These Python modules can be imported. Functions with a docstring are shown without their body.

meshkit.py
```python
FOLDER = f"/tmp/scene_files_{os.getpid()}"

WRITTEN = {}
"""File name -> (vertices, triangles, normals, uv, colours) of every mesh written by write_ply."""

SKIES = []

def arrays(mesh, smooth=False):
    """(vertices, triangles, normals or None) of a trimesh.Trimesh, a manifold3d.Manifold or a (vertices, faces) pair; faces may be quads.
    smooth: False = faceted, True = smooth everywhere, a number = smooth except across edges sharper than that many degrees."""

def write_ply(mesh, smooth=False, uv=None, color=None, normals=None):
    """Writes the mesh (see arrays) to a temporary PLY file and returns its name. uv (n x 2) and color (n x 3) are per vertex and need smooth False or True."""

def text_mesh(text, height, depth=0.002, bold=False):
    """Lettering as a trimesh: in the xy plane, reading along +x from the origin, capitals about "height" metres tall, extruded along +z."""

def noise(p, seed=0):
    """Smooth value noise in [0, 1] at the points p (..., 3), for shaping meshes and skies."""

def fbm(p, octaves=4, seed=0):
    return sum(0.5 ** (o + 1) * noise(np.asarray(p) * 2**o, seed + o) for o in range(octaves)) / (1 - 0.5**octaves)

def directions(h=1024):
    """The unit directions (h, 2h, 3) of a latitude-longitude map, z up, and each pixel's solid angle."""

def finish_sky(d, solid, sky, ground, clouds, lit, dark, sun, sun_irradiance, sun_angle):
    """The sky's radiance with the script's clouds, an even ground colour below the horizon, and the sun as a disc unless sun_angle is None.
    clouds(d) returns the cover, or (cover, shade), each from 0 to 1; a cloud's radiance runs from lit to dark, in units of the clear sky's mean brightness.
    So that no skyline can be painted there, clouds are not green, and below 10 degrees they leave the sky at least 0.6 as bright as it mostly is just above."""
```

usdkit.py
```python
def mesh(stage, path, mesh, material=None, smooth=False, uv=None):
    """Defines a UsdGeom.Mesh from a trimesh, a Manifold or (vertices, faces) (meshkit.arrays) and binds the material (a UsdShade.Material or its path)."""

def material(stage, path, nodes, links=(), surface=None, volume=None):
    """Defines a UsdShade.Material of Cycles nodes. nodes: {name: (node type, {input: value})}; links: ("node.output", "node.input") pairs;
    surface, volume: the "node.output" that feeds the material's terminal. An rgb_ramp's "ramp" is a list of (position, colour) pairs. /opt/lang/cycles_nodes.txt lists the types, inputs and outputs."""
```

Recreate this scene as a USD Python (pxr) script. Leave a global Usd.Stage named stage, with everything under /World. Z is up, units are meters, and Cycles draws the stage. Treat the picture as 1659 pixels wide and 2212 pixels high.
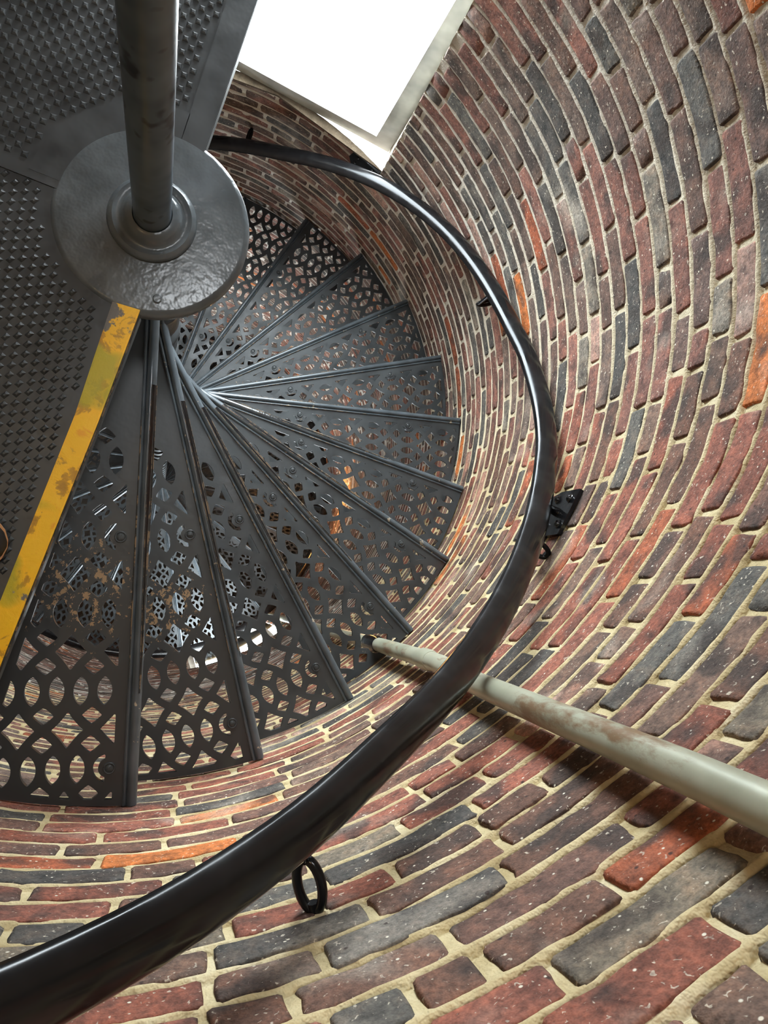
import math, numpy as np, trimesh, usdkit, meshkit
from pxr import Usd, UsdGeom, UsdLux, UsdShade, Gf, Sdf, Vt
from shapely.geometry import Polygon, LineString, Point, box as sbox
from shapely import affinity
from shapely.ops import unary_union

stage = Usd.Stage.CreateInMemory()
UsdGeom.SetStageUpAxis(stage, 'Z'); UsdGeom.SetStageMetersPerUnit(stage, 1.0)
UsdGeom.Xform.Define(stage, '/World'); UsdGeom.Scope.Define(stage, '/World/Looks')
rng = np.random.default_rng(7)

# ------------------------------------------------------------------ camera, sky, lights, exposure
CAM = np.array([0.50463, 0.17186, 1.35521])
RIGHT = np.array([-0.28034637, 0.917685, 0.28153181])
DOWN = np.array([0.95393465, 0.29899640, -0.02469486])
FWD = np.array([-0.10683910, 0.26163983, -0.95923407])
EXPOSURE = 0.18
WINDOW_L, HATCH_FILL_L, LAMP_UP, LAMP_DOWN, WINDOW2_L, SKY, SKY_L = 18.0, 18.0, 4.4, 10.0, 34.0, 1.0, 8.0

cam = UsdGeom.Camera.Define(stage, '/World/camera')
m = Gf.Matrix4d(*RIGHT, 0, *(-DOWN), 0, *(-FWD), 0, *CAM, 1)
cam.AddTransformOp().Set(m)
cam.CreateHorizontalApertureAttr(36.0); cam.CreateVerticalApertureAttr(48.0)
cam.CreateFocalLengthAttr(36.0 * 1645.758 / 1659.0)
cam.CreateClippingRangeAttr(Gf.Vec2f(0.02, 200.0)); cam.CreateExposureAttr(EXPOSURE)

dome = UsdLux.DomeLight.Define(stage, '/World/sky'); dome.CreateIntensityAttr(SKY); 
sky_m = usdkit.material(stage, '/World/Looks/overcast_sky', {
    'c': ('texture_coordinate', {}), 'n': ('noise_texture', {'scale': 2.2, 'detail': 5.0}), 'r': ('rgb_ramp', {'ramp': [(0.35, (0.80, 0.90, 1.0)), (0.65, (1.0, 1.0, 1.0))]}),
    'b': ('background_shader', {'strength': SKY_L})}, [('c.generated', 'n.vector'), ('n.fac', 'r.fac'), ('r.color', 'b.color')], surface='b.background')
UsdShade.MaterialBindingAPI.Apply(dome.GetPrim()).Bind(sky_m)

def rect_light(name, pos, direction, up, w, h, radiance, color):
    d = np.asarray(direction, float); d /= np.linalg.norm(d)
    z = -d; x = np.cross(up, z); x /= np.linalg.norm(x); y = np.cross(z, x)
    l = UsdLux.RectLight.Define(stage, '/World/' + name)
    l.AddTransformOp().Set(Gf.Matrix4d(*x, 0, *y, 0, *z, 0, *pos, 1))
    l.CreateWidthAttr(w); l.CreateHeightAttr(h); l.CreateIntensityAttr(radiance); l.CreateColorAttr(Gf.Vec3f(*color))
    return l

# tower geometry -----------------------------------------------------------------------------------
S, H, DA, TAP = 1.05, 0.2299932, 0.25813736, 0.1084081     # tread length at landing, riser, step angle, wall batter
NOSE = 0.0145
R = lambda z: S - TAP * np.asarray(z, float)
def cyl(az, r, z): return np.stack([r * np.cos(az), r * np.sin(az), z + 0 * az], -1)
def wallpt(azdeg, z, off=0.0):
    a = math.radians(azdeg); r = float(R(z)) - off
    return np.array([r * math.cos(a), r * math.sin(a), z])
# window plane: leans with the wall
WAZ = math.radians(175.86); WZ0 = -1.47
WN = np.array([math.cos(WAZ), math.sin(WAZ), 0]); WT = np.array([-math.sin(WAZ), math.cos(WAZ), 0])
WU = -WN * TAP + np.array([0, 0, 1.0]); WU /= np.linalg.norm(WU)
WD = np.cross(WT, WU); WD /= np.linalg.norm(WD)
if WD @ WN < 0: WD = -WD
WO = WN * 1.2055 + np.array([0, 0, WZ0])
WHALF, WH = 0.462, 1.78
wp = lambda s, t, d=0.0: WO + WT * s + WU * t + WD * d
rect_light('window_daylight', wp(0, WH / 2, 0.10), -WD, WU, 1.0, WH, WINDOW_L, (0.84, 0.94, 1.0))
ADDED_HATCH = (-0.40, 0.28, 0.5, 0.5)  # added opening out of view, set to brighten treads and wall under window
rect_light('hatch_fill_light', np.array([ADDED_HATCH[0], ADDED_HATCH[1], 2.93]), np.array([0.05, 0.0, -1]), np.array([0, 1.0, 0]), 0.6, 0.6, HATCH_FILL_L, (0.90, 0.96, 1.0))

# ------------------------------------------------------------------ helpers
names = {}
def numbered(parent, name):
    k = names.setdefault((parent, name), 0); names[(parent, name)] = k + 1
    return f'{parent}/{name}' if k == 0 else f'{parent}/{name}_{k:03d}'
def tag(p, label=None, cat=None, group=None, kind=None):
    p = p.GetPrim() if hasattr(p, 'GetPrim') else p
    for k, v in (('label', label), ('category', cat), ('group', group), ('kind', kind)):
        if v: p.SetCustomDataByKey(k, v)
    return p
origin = {}
def thing(name, loc=(0, 0, 0), **kw):
    path = numbered('/World', name)
    x = UsdGeom.Xform.Define(stage, path); x.AddTranslateOp().Set(Gf.Vec3d(*map(float, loc)))
    origin[path] = np.asarray(loc, float); tag(x, **kw)
    return path
def part(parent, name, mesh, mat, smooth=False, **kw):
    """mesh in world coordinates, stored relative to the thing's base"""
    path = numbered(parent, name)
    o = origin.get(parent, np.zeros(3)); origin[path] = o
    v, f, n = meshkit.arrays(mesh, smooth)
    v = v - o
    mm = UsdGeom.Mesh.Define(stage, path)
    mm.CreatePointsAttr(Vt.Vec3fArray.FromNumpy(v.astype(np.float32)))
    mm.CreateFaceVertexCountsAttr(Vt.IntArray.FromNumpy(np.full(len(f), 3, np.int32)))
    mm.CreateFaceVertexIndicesAttr(Vt.IntArray.FromNumpy(f.astype(np.int32).ravel()))
    mm.CreateSubdivisionSchemeAttr('none')
    if n is not None:
        mm.CreateNormalsAttr(Vt.Vec3fArray.FromNumpy(n.astype(np.float32))); mm.SetNormalsInterpolation('vertex')
    UsdShade.MaterialBindingAPI.Apply(mm.GetPrim()).Bind(mat)
    tag(mm, **kw)
    return path
def prim(path): return stage.GetPrimAtPath(path)
def cat(ms):
    ms = [m_ if isinstance(m_, trimesh.Trimesh) else trimesh.Trimesh(*m_, process=False) for m_ in ms]
    return trimesh.util.concatenate(ms)
def bar(a, b, r0, r1=None, n=12, caps=True):
    a, b = np.asarray(a, float), np.asarray(b, float); r1 = r0 if r1 is None else r1
    return tube([a, b], [r0, r1], n)
def tube(pts, rad, n=12, closed=False):
    P = np.asarray(pts, float); k = len(P); rad = np.broadcast_to(rad, (k,))
    T = np.roll(P, -1, 0) - np.roll(P, 1, 0) if closed else np.gradient(P, axis=0)
    T /= np.linalg.norm(T, axis=1)[:, None]
    up = np.array([0, 0, 1.0]) if abs(T[0][2]) < 0.9 else np.array([1.0, 0, 0])
    V = []; x = np.cross(T[0], up); x /= np.linalg.norm(x)
    for i in range(k):
        x = x - T[i] * (x @ T[i]); x /= np.linalg.norm(x); y = np.cross(T[i], x)
        t = np.arange(n) / n * 2 * np.pi
        V.append(P[i] + rad[i] * (np.cos(t)[:, None] * x + np.sin(t)[:, None] * y))
    return loft(V, closed)
def loft(rings, closed=False, caps=True):
    n = len(rings[0]); k = len(rings); V = np.vstack(rings); F = []
    for i in range(k if closed else k - 1):
        a, b = i * n, ((i + 1) % k) * n
        for j in range(n):
            j2 = (j + 1) % n
            F += [[a + j, a + j2, b + j2], [a + j, b + j2, b + j]]
    if caps and not closed:
        c0, c1 = len(V), len(V) + 1
        V = np.vstack([V, np.mean(rings[0], 0), np.mean(rings[-1], 0)])
        for j in range(n):
            F += [[c0, (j + 1) % n, j], [c1, (k - 1) * n + j, (k - 1) * n + (j + 1) % n]]
    mm = trimesh.Trimesh(V, np.array(F), process=False)
    return mm
def lathe(profile, at=(0, 0, 0), n=48):
    p = np.asarray(profile, float)
    mm = trimesh.creation.revolve(p, sections=n); mm.apply_translation(at); return mm
def extrude(poly, z0, z1):
    ms = []
    for g in getattr(poly, 'geoms', [poly]):
        if g.geom_type == 'Polygon' and g.area > 1e-7:
            e = trimesh.creation.extrude_polygon(g, z1 - z0, engine='earcut'); e.apply_translation([0, 0, z0]); ms.append(e)
    return trimesh.util.concatenate(ms)
def place(mesh, X, Y, Z, O):
    M = np.eye(4); M[:3, 0], M[:3, 1], M[:3, 2], M[:3, 3] = X, Y, Z, O
    mm = mesh.copy(); mm.apply_transform(M)
    return mm
def boxm(lo, hi):
    b = trimesh.creation.box(np.subtract(hi, lo)); b.apply_translation((np.add(lo, hi)) / 2); return b

# ------------------------------------------------------------------ materials
lin = lambda r, g, b: tuple(((c / 255 + 0.055) / 1.055) ** 2.4 if c > 10 else c / 255 / 12.92 for c in (r, g, b))
def mat(name, nodes, links, surface='p.BSDF'): return usdkit.material(stage, '/World/Looks/' + name, nodes, links, surface=surface)

M = {}
M['brick'] = mat('brick', {
    'g': ('geometry', {}), 't': ('attribute', {'attribute': 'tone'}),
    'n1': ('noise_texture', {'scale': 28.0, 'detail': 3.0, 'roughness': 0.7}),
    'r1': ('rgb_ramp', {'ramp': [(0.28, (0.46, 0.48, 0.50)), (0.5, (1, 1, 1)), (0.72, (1.45, 1.26, 1.14))]}),
    'm1': ('mix', {'mix_type': 'multiply', 'fac': 1.0}),
    'n2': ('noise_texture', {'scale': 11.0, 'detail': 2.0}), 'r2': ('rgb_ramp', {'ramp': [(0.53, (0, 0, 0)), (0.64, (0.8, 0.8, 0.8))]}),
    'm2': ('mix', {'color2': lin(66, 58, 54)}),
    'n3': ('noise_texture', {'scale': 150.0, 'detail': 1.0, 'distortion': 0.8}), 'r3': ('rgb_ramp', {'ramp': [(0.68, (0, 0, 0)), (0.73, (0.6, 0.6, 0.6))]}),
    'm3': ('mix', {'color2': lin(214, 204, 186)}),
    'n5': ('noise_texture', {'scale': 4.0, 'detail': 2.0, 'roughness': 0.8}), 'r5': ('rgb_ramp', {'ramp': [(0.58, (0, 0, 0)), (0.76, (0.55, 0.55, 0.55))]}),
    'm5': ('mix', {'color2': lin(196, 186, 172)}),
    'nb': ('noise_texture', {'scale': 130.0, 'detail': 2.0, 'roughness': 0.8}), 'r6': ('rgb_ramp', {'ramp': [(0.3, (0.62, 0.62, 0.62)), (0.7, (1.36, 1.34, 1.30))]}), 'm6': ('mix', {'mix_type': 'multiply', 'fac': 1.0}),
    'vs': ('voronoi_texture', {'scale': 74.0}), 'rs': ('rgb_ramp', {'ramp': [(0.10, (1, 1, 1)), (0.17, (0, 0, 0))]}), 'vc': ('separate_color', {}), 'rc': ('rgb_ramp', {'ramp': [(0.80, (0, 0, 0)), (0.82, (1, 1, 1))]}), 'xs': ('mix', {'mix_type': 'multiply', 'fac': 1.0}),
        'ms': ('mix', {'color2': lin(222, 214, 196)}), 'pit': ('voronoi_texture', {'scale': 48.0}), 'rpit': ('rgb_ramp', {'ramp': [(0.09, (0.85, 0.85, 0.85)), (0.17, (0, 0, 0))]}), 'pc': ('separate_color', {}), 'rpc': ('rgb_ramp', {'ramp': [(0.76, (0, 0, 0)), (0.78, (1, 1, 1))]}), 'xpit': ('mix', {'mix_type': 'multiply', 'fac': 1.0}),
    'mpit': ('mix', {'color2': lin(52, 40, 36)}),
    'b': ('bump', {'strength': 0.7, 'distance': 0.003}),
    'p': ('principled_bsdf', {'roughness': 0.82, 'specular_ior_level': 0.3})},
    [('g.position', 'n1.vector'), ('g.position', 'n2.vector'), ('g.position', 'n3.vector'), ('g.position', 'n5.vector'), ('g.position', 'nb.vector'),
     ('n1.fac', 'r1.fac'), ('t.color', 'm1.color1'), ('r1.color', 'm1.color2'), ('n2.fac', 'r2.fac'), ('r2.color', 'm2.fac'), ('m1.color', 'm2.color1'),
     ('n3.fac', 'r3.fac'), ('r3.color', 'm3.fac'), ('m2.color', 'm3.color1'),
     ('n5.fac', 'r5.fac'), ('r5.color', 'm5.fac'), ('m3.color', 'm5.color1'),
     ('nb.fac', 'r6.fac'), ('m5.color', 'm6.color1'), ('r6.color', 'm6.color2'),
     ('g.position', 'vs.vector'), ('vs.distance', 'rs.fac'), ('vs.color', 'vc.color'), ('vc.r', 'rc.fac'), ('rs.color', 'xs.color1'), ('rc.color', 'xs.color2'), ('xs.color', 'ms.fac'),
     ('g.position', 'pit.vector'), ('pit.distance', 'rpit.fac'), ('pit.color', 'pc.color'), ('pc.g', 'rpc.fac'), ('rpit.color', 'xpit.color1'), ('rpc.color', 'xpit.color2'), ('xpit.color', 'mpit.fac'),
     ('m6.color', 'mpit.color1'), ('mpit.color', 'ms.color1'), ('ms.color', 'p.base_color'),
     ('nb.fac', 'b.height'), ('b.normal', 'p.normal')])
M['mortar'] = mat('mortar', {
    'g': ('geometry', {}), 'n1': ('noise_texture', {'scale': 9.0, 'detail': 3.0, 'roughness': 0.7}),
    'r1': ('rgb_ramp', {'ramp': [(0.3, lin(176, 156, 114)), (0.55, lin(210, 193, 152)), (0.8, lin(228, 216, 186))]}),
    'xyz': ('separate_xyz', {}), 'mr': ('map_range', {'from_min': 0.15, 'from_max': -0.75, 'to_min': 0.0, 'to_max': 0.85, 'clamp': True}), 'pale': ('mix', {'color2': lin(206, 200, 190)}),  # pale mixed in towards the window side, standing in for haze and cool light
    'nb': ('noise_texture', {'scale': 110.0, 'detail': 2.0, 'roughness': 0.75}), 'b': ('bump', {'strength': 0.9, 'distance': 0.004}),
    'p': ('principled_bsdf', {'roughness': 0.95, 'specular_ior_level': 0.15})},
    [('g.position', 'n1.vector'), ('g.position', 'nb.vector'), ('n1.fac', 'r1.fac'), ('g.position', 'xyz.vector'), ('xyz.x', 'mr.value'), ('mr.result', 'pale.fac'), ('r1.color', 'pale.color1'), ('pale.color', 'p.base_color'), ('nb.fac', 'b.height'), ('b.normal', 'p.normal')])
M['mortar_low'] = mat('mortar_pale_low', {
    'g': ('geometry', {}), 'n1': ('noise_texture', {'scale': 7.0, 'detail': 2.0}), 'r1': ('rgb_ramp', {'ramp': [(0.3, lin(178, 170, 158)), (0.6, lin(214, 208, 198))]}),
    'p': ('principled_bsdf', {'roughness': 0.95, 'specular_ior_level': 0.15})}, [('g.position', 'n1.vector'), ('n1.fac', 'r1.fac'), ('r1.color', 'p.base_color')])  # whiter mortar tone for the lower wall
def paint(name, rgb, rough, bump=0.25, scale=60.0, worn=None, lo=0.62, hi=0.68, wscale=7.0, metallic=0.0, spec=0.5, rough2=None):
    nodes = {'g': ('geometry', {}), 'nb': ('noise_texture', {'scale': scale, 'detail': 2.0, 'roughness': 0.6}), 'b': ('bump', {'strength': bump, 'distance': 0.003}),
             'rr': ('map_range', {'from_min': 0.3, 'from_max': 0.7, 'to_min': rough * 0.8, 'to_max': rough2 or rough * 1.35}),
             'nc': ('noise_texture', {'scale': 12.0, 'detail': 2.0}), 'rc': ('rgb_ramp', {'ramp': [(0.3, tuple(c * 0.75 for c in rgb)), (0.7, tuple(c * 1.3 for c in rgb))]}),
             'p': ('principled_bsdf', {'metallic': metallic, 'specular_ior_level': spec})}
    links = [('g.position', 'nb.vector'), ('g.position', 'nc.vector'), ('nb.fac', 'b.height'), ('b.normal', 'p.normal'), ('nc.fac', 'rr.value'), ('rr.result', 'p.roughness'), ('nc.fac', 'rc.fac')]
    out = 'rc.color'
    if worn is not None:
        nodes |= {'nw': ('noise_texture', {'scale': wscale, 'detail': 3.0, 'roughness': 0.78}), 'rw': ('rgb_ramp', {'ramp': [(lo, (0, 0, 0)), (hi, (1, 1, 1))]}), 'mw': ('mix', {'color2': worn})}
        links += [('g.position', 'nw.vector'), ('nw.fac', 'rw.fac'), ('rw.color', 'mw.fac'), (out, 'mw.color1')]; out = 'mw.color'
    links.append((out, 'p.base_color'))
    return mat(name, nodes, links)
M['iron'] = paint('iron_paint', lin(54, 57, 58), 0.42, bump=0.22, scale=45.0, worn=lin(150, 132, 104), lo=0.72, hi=0.745, wscale=24.0)
def chipped(name, pts, rad):
    nodes = {'g': ('geometry', {}), 'nw': ('noise_texture', {'scale': 75.0, 'detail': 4.0, 'roughness': 0.7}), 'nb': ('noise_texture', {'scale': 45.0, 'detail': 2.0}), 'b': ('bump', {'strength': 0.22, 'distance': 0.003}),
             'd': ('vector_math', {'math_type': 'distance', 'vector2': pts}), 'f': ('map_range', {'from_min': rad * 0.25, 'from_max': rad, 'to_min': 0.10, 'to_max': -0.12, 'clamp': True}),
             'a': ('math', {'math_type': 'add'}), 'rw': ('rgb_ramp', {'ramp': [(0.64, (0, 0, 0)), (0.655, (1, 1, 1))]}), 'mw': ('mix', {'color1': lin(50, 51, 50), 'color2': lin(150, 122, 88)}), 'p': ('principled_bsdf', {'roughness': 0.45})}
    return mat(name, nodes, [('g.position', 'nw.vector'), ('g.position', 'nb.vector'), ('g.position', 'd.vector1'), ('d.value', 'f.value'), ('f.result', 'a.value1'), ('nw.fac', 'a.value2'), ('a.value', 'rw.fac'), ('rw.color', 'mw.fac'), ('mw.color', 'p.base_color'), ('nb.fac', 'b.height'), ('b.normal', 'p.normal')])
M['chip1'] = chipped('iron_paint_chipped', (0.652, 0.075, -0.23), 0.20); M['chip2'] = chipped('iron_paint_chipped_lower', (0.665, 0.235, -0.46), 0.17)
M['nosing'] = paint('nosing_paint', lin(74, 80, 84), 0.24, bump=0.2, scale=45.0, worn=lin(160, 148, 128), lo=0.665, hi=0.69, wscale=30.0)
M['worn'] = paint('worn_primer', lin(112, 92, 68), 0.6, bump=0.3, scale=90.0, worn=lin(48, 46, 42), lo=0.44, hi=0.5, wscale=34.0)
M['landing'] = paint('landing_paint', lin(54, 57, 58), 0.38, bump=0.28, scale=38.0, worn=lin(118, 106, 86), lo=0.735, hi=0.76, wscale=18.0)
M['hub'] = paint('hub_paint', lin(86, 92, 95), 0.26, bump=0.5, scale=52.0)
M['pole'] = paint('pole_paint', lin(80, 91, 100), 0.32, bump=0.15, scale=30.0, worn=lin(40, 44, 48), lo=0.56, hi=0.6, wscale=9.0)
M['black'] = paint('black_gloss', lin(14, 14, 15), 0.16, bump=0.03, scale=30.0, spec=0.34, worn=lin(54, 46, 38), lo=0.74, hi=0.80, wscale=14.0, rough2=0.26)
M['plate'] = paint('black_plate', lin(14, 14, 15), 0.16, bump=0.35, scale=50.0)
M['yellow'] = mat('yellow_paint', {
    'g': ('geometry', {}), 'n1': ('noise_texture', {'scale': 22.0, 'detail': 7.0, 'roughness': 0.6, 'distortion': 0.4}),
    'r1': ('rgb_ramp', {'ramp': [(0.34, lin(182, 132, 18)), (0.42, lin(204, 150, 20)), (0.45, lin(255, 196, 6)), (0.62, lin(255, 200, 10)), (0.66, lin(246, 170, 10))]}),
    'ns': ('noise_texture', {'scale': 5.5, 'detail': 3.0}), 'rs': ('rgb_ramp', {'ramp': [(0.55, (0, 0, 0)), (0.60, (0.85, 0.85, 0.85))]}), 'ms': ('mix', {'color2': lin(176, 168, 22)}),
    'n2': ('noise_texture', {'scale': 8.5, 'detail': 8.0, 'roughness': 0.62}), 'r2': ('rgb_ramp', {'ramp': [(0.60, (0, 0, 0)), (0.62, (1, 1, 1))]}), 'm2': ('mix', {'color2': lin(112, 106, 98)}),
    'b': ('bump', {'strength': 0.6, 'distance': 0.003}), 'p': ('principled_bsdf', {'roughness': 0.48})},
    [('g.position', 'n1.vector'), ('g.position', 'n2.vector'), ('g.position', 'ns.vector'), ('n1.fac', 'r1.fac'), ('r1.color', 'ms.color1'), ('ns.fac', 'rs.fac'), ('rs.color', 'ms.fac'), ('ms.color', 'm2.color1'), ('n2.fac', 'r2.fac'), ('r2.color', 'm2.fac'), ('m2.color', 'p.base_color'), ('n1.fac', 'b.height'), ('b.normal', 'p.normal')])
M['pipe'] = mat('pipe_paint', {
    'g': ('geometry', {}), 'n1': ('noise_texture', {'scale': 7.0, 'detail': 4.0}), 'r1': ('rgb_ramp', {'ramp': [(0.3, lin(146, 147, 126)), (0.7, lin(182, 181, 160))]}),
    'mp': ('mapping', {'scale': (1.0, 1.0, 0.35)}), 'n2': ('noise_texture', {'scale': 13.0, 'detail': 8.0, 'roughness': 0.68}), 'r2': ('rgb_ramp', {'ramp': [(0.55, (0, 0, 0)), (0.64, (0.85, 0.85, 0.85))]}), 'm2': ('mix', {'color2': lin(118, 84, 52)}),
    'nb': ('noise_texture', {'scale': 50.0}), 'b': ('bump', {'strength': 0.12, 'distance': 0.002}), 'p': ('principled_bsdf', {'roughness': 0.38, 'metallic': 0.15})},
    [('g.position', 'n1.vector'), ('g.position', 'mp.vector'), ('mp.vector', 'n2.vector'), ('g.position', 'nb.vector'), ('n1.fac', 'r1.fac'), ('n2.fac', 'r2.fac'), ('r1.color', 'm2.color1'), ('r2.color', 'm2.fac'), ('m2.color', 'p.base_color'), ('nb.fac', 'b.height'), ('b.normal', 'p.normal')])
M['frame'] = paint('window_frame_paint', lin(176, 178, 172), 0.5, bump=0.06, scale=40.0)
M['sill'] = mat('sill_stone', {
    'g': ('geometry', {}), 'n1': ('noise_texture', {'scale': 26.0, 'detail': 6.0, 'roughness': 0.7}), 'r1': ('rgb_ramp', {'ramp': [(0.3, lin(66, 54, 41)), (0.52, lin(88, 75, 58)), (0.75, lin(112, 101, 84))]}),
    'b': ('bump', {'strength': 0.9, 'distance': 0.006}), 'p': ('principled_bsdf', {'roughness': 0.9})},
    [('g.position', 'n1.vector'), ('n1.fac', 'r1.fac'), ('r1.color', 'p.base_color'), ('n1.fac', 'b.height'), ('b.normal', 'p.normal')])
M['pane'] = mat('window_glass', {'t': ('transparent_bsdf', {'color': (0.97, 0.98, 0.98)}), 'gl': ('glossy_bsdf', {'roughness': 0.02}), 'f': ('layer_weight', {'blend': 0.25}), 'fr': ('map_range', {'from_min': 0.3, 'from_max': 1.0, 'to_min': 0.04, 'to_max': 0.5, 'clamp': True}), 'mx': ('mix_closure', {})},
    [('f.facing', 'fr.value'), ('fr.result', 'mx.fac'), ('t.BSDF', 'mx.closure1'), ('gl.BSDF', 'mx.closure2')], surface='mx.closure')
M['plaster'] = paint('ceiling_paint', lin(196, 190, 176), 0.8, bump=0.3, scale=30.0)
M['slate'] = paint('floor_slate', lin(110, 104, 96), 0.8, bump=0.4, scale=20.0)
M['shoe'] = paint('shoe_leather', lin(16, 16, 17), 0.45, bump=0.15, scale=120.0)
M['welt'] = paint('shoe_welt', lin(190, 140, 96), 0.6, bump=0.2, scale=120.0)
M['bulb'] = mat('lamp_glow', {'e': ('emission', {'color': (1.0, 0.62, 0.28), 'strength': 22.0})}, [], surface='e.emission')
M['bulbup'] = mat('lamp_glow_upper', {'e': ('emission', {'color': (1.0, 0.80, 0.55), 'strength': 14.0})}, [], surface='e.emission')

# ------------------------------------------------------------------ the round brick wall
COURSE, Z_REF = 0.0667, -0.5008
ZLO, ZHI = -9.4, 2.7
OPEN = [(WAZ - math.asin(0.466 / 1.2075), WAZ + math.asin(0.466 / 1.2075), WZ0 + 0.005, WZ0 + WH + 0.02),
        (math.radians(25), math.radians(52), -6.25, -4.05)]
def in_open(az, z):
    return any(a0 < az < a1 and z0 < z < z1 for a0, a1, z0, z1 in OPEN)
PAL = {'red': lin(154, 98, 82), 'rust': lin(144, 90, 74), 'brown': lin(128, 103, 90), 'umber': lin(118, 88, 75), 'plum': lin(124, 94, 83),
       'coal': lin(90, 86, 82), 'slate': lin(106, 102, 96), 'orange': lin(206, 122, 68), 'flame': lin(170, 98, 70), 'pink': lin(180, 136, 118), 'drab': lin(138, 126, 110)}
PAL = {k_: tuple(0.84 * c_ for c_ in v_) for k_, v_ in PAL.items()}
PN = ['red', 'rust', 'brown', 'umber', 'plum', 'coal', 'slate', 'orange', 'pink', 'drab', 'flame']
PW = np.array([0.17, 0.15, 0.17, 0.15, 0.09, 0.10, 0.07, 0.02, 0.04, 0.03, 0.03]); PW /= PW.sum()
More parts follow.
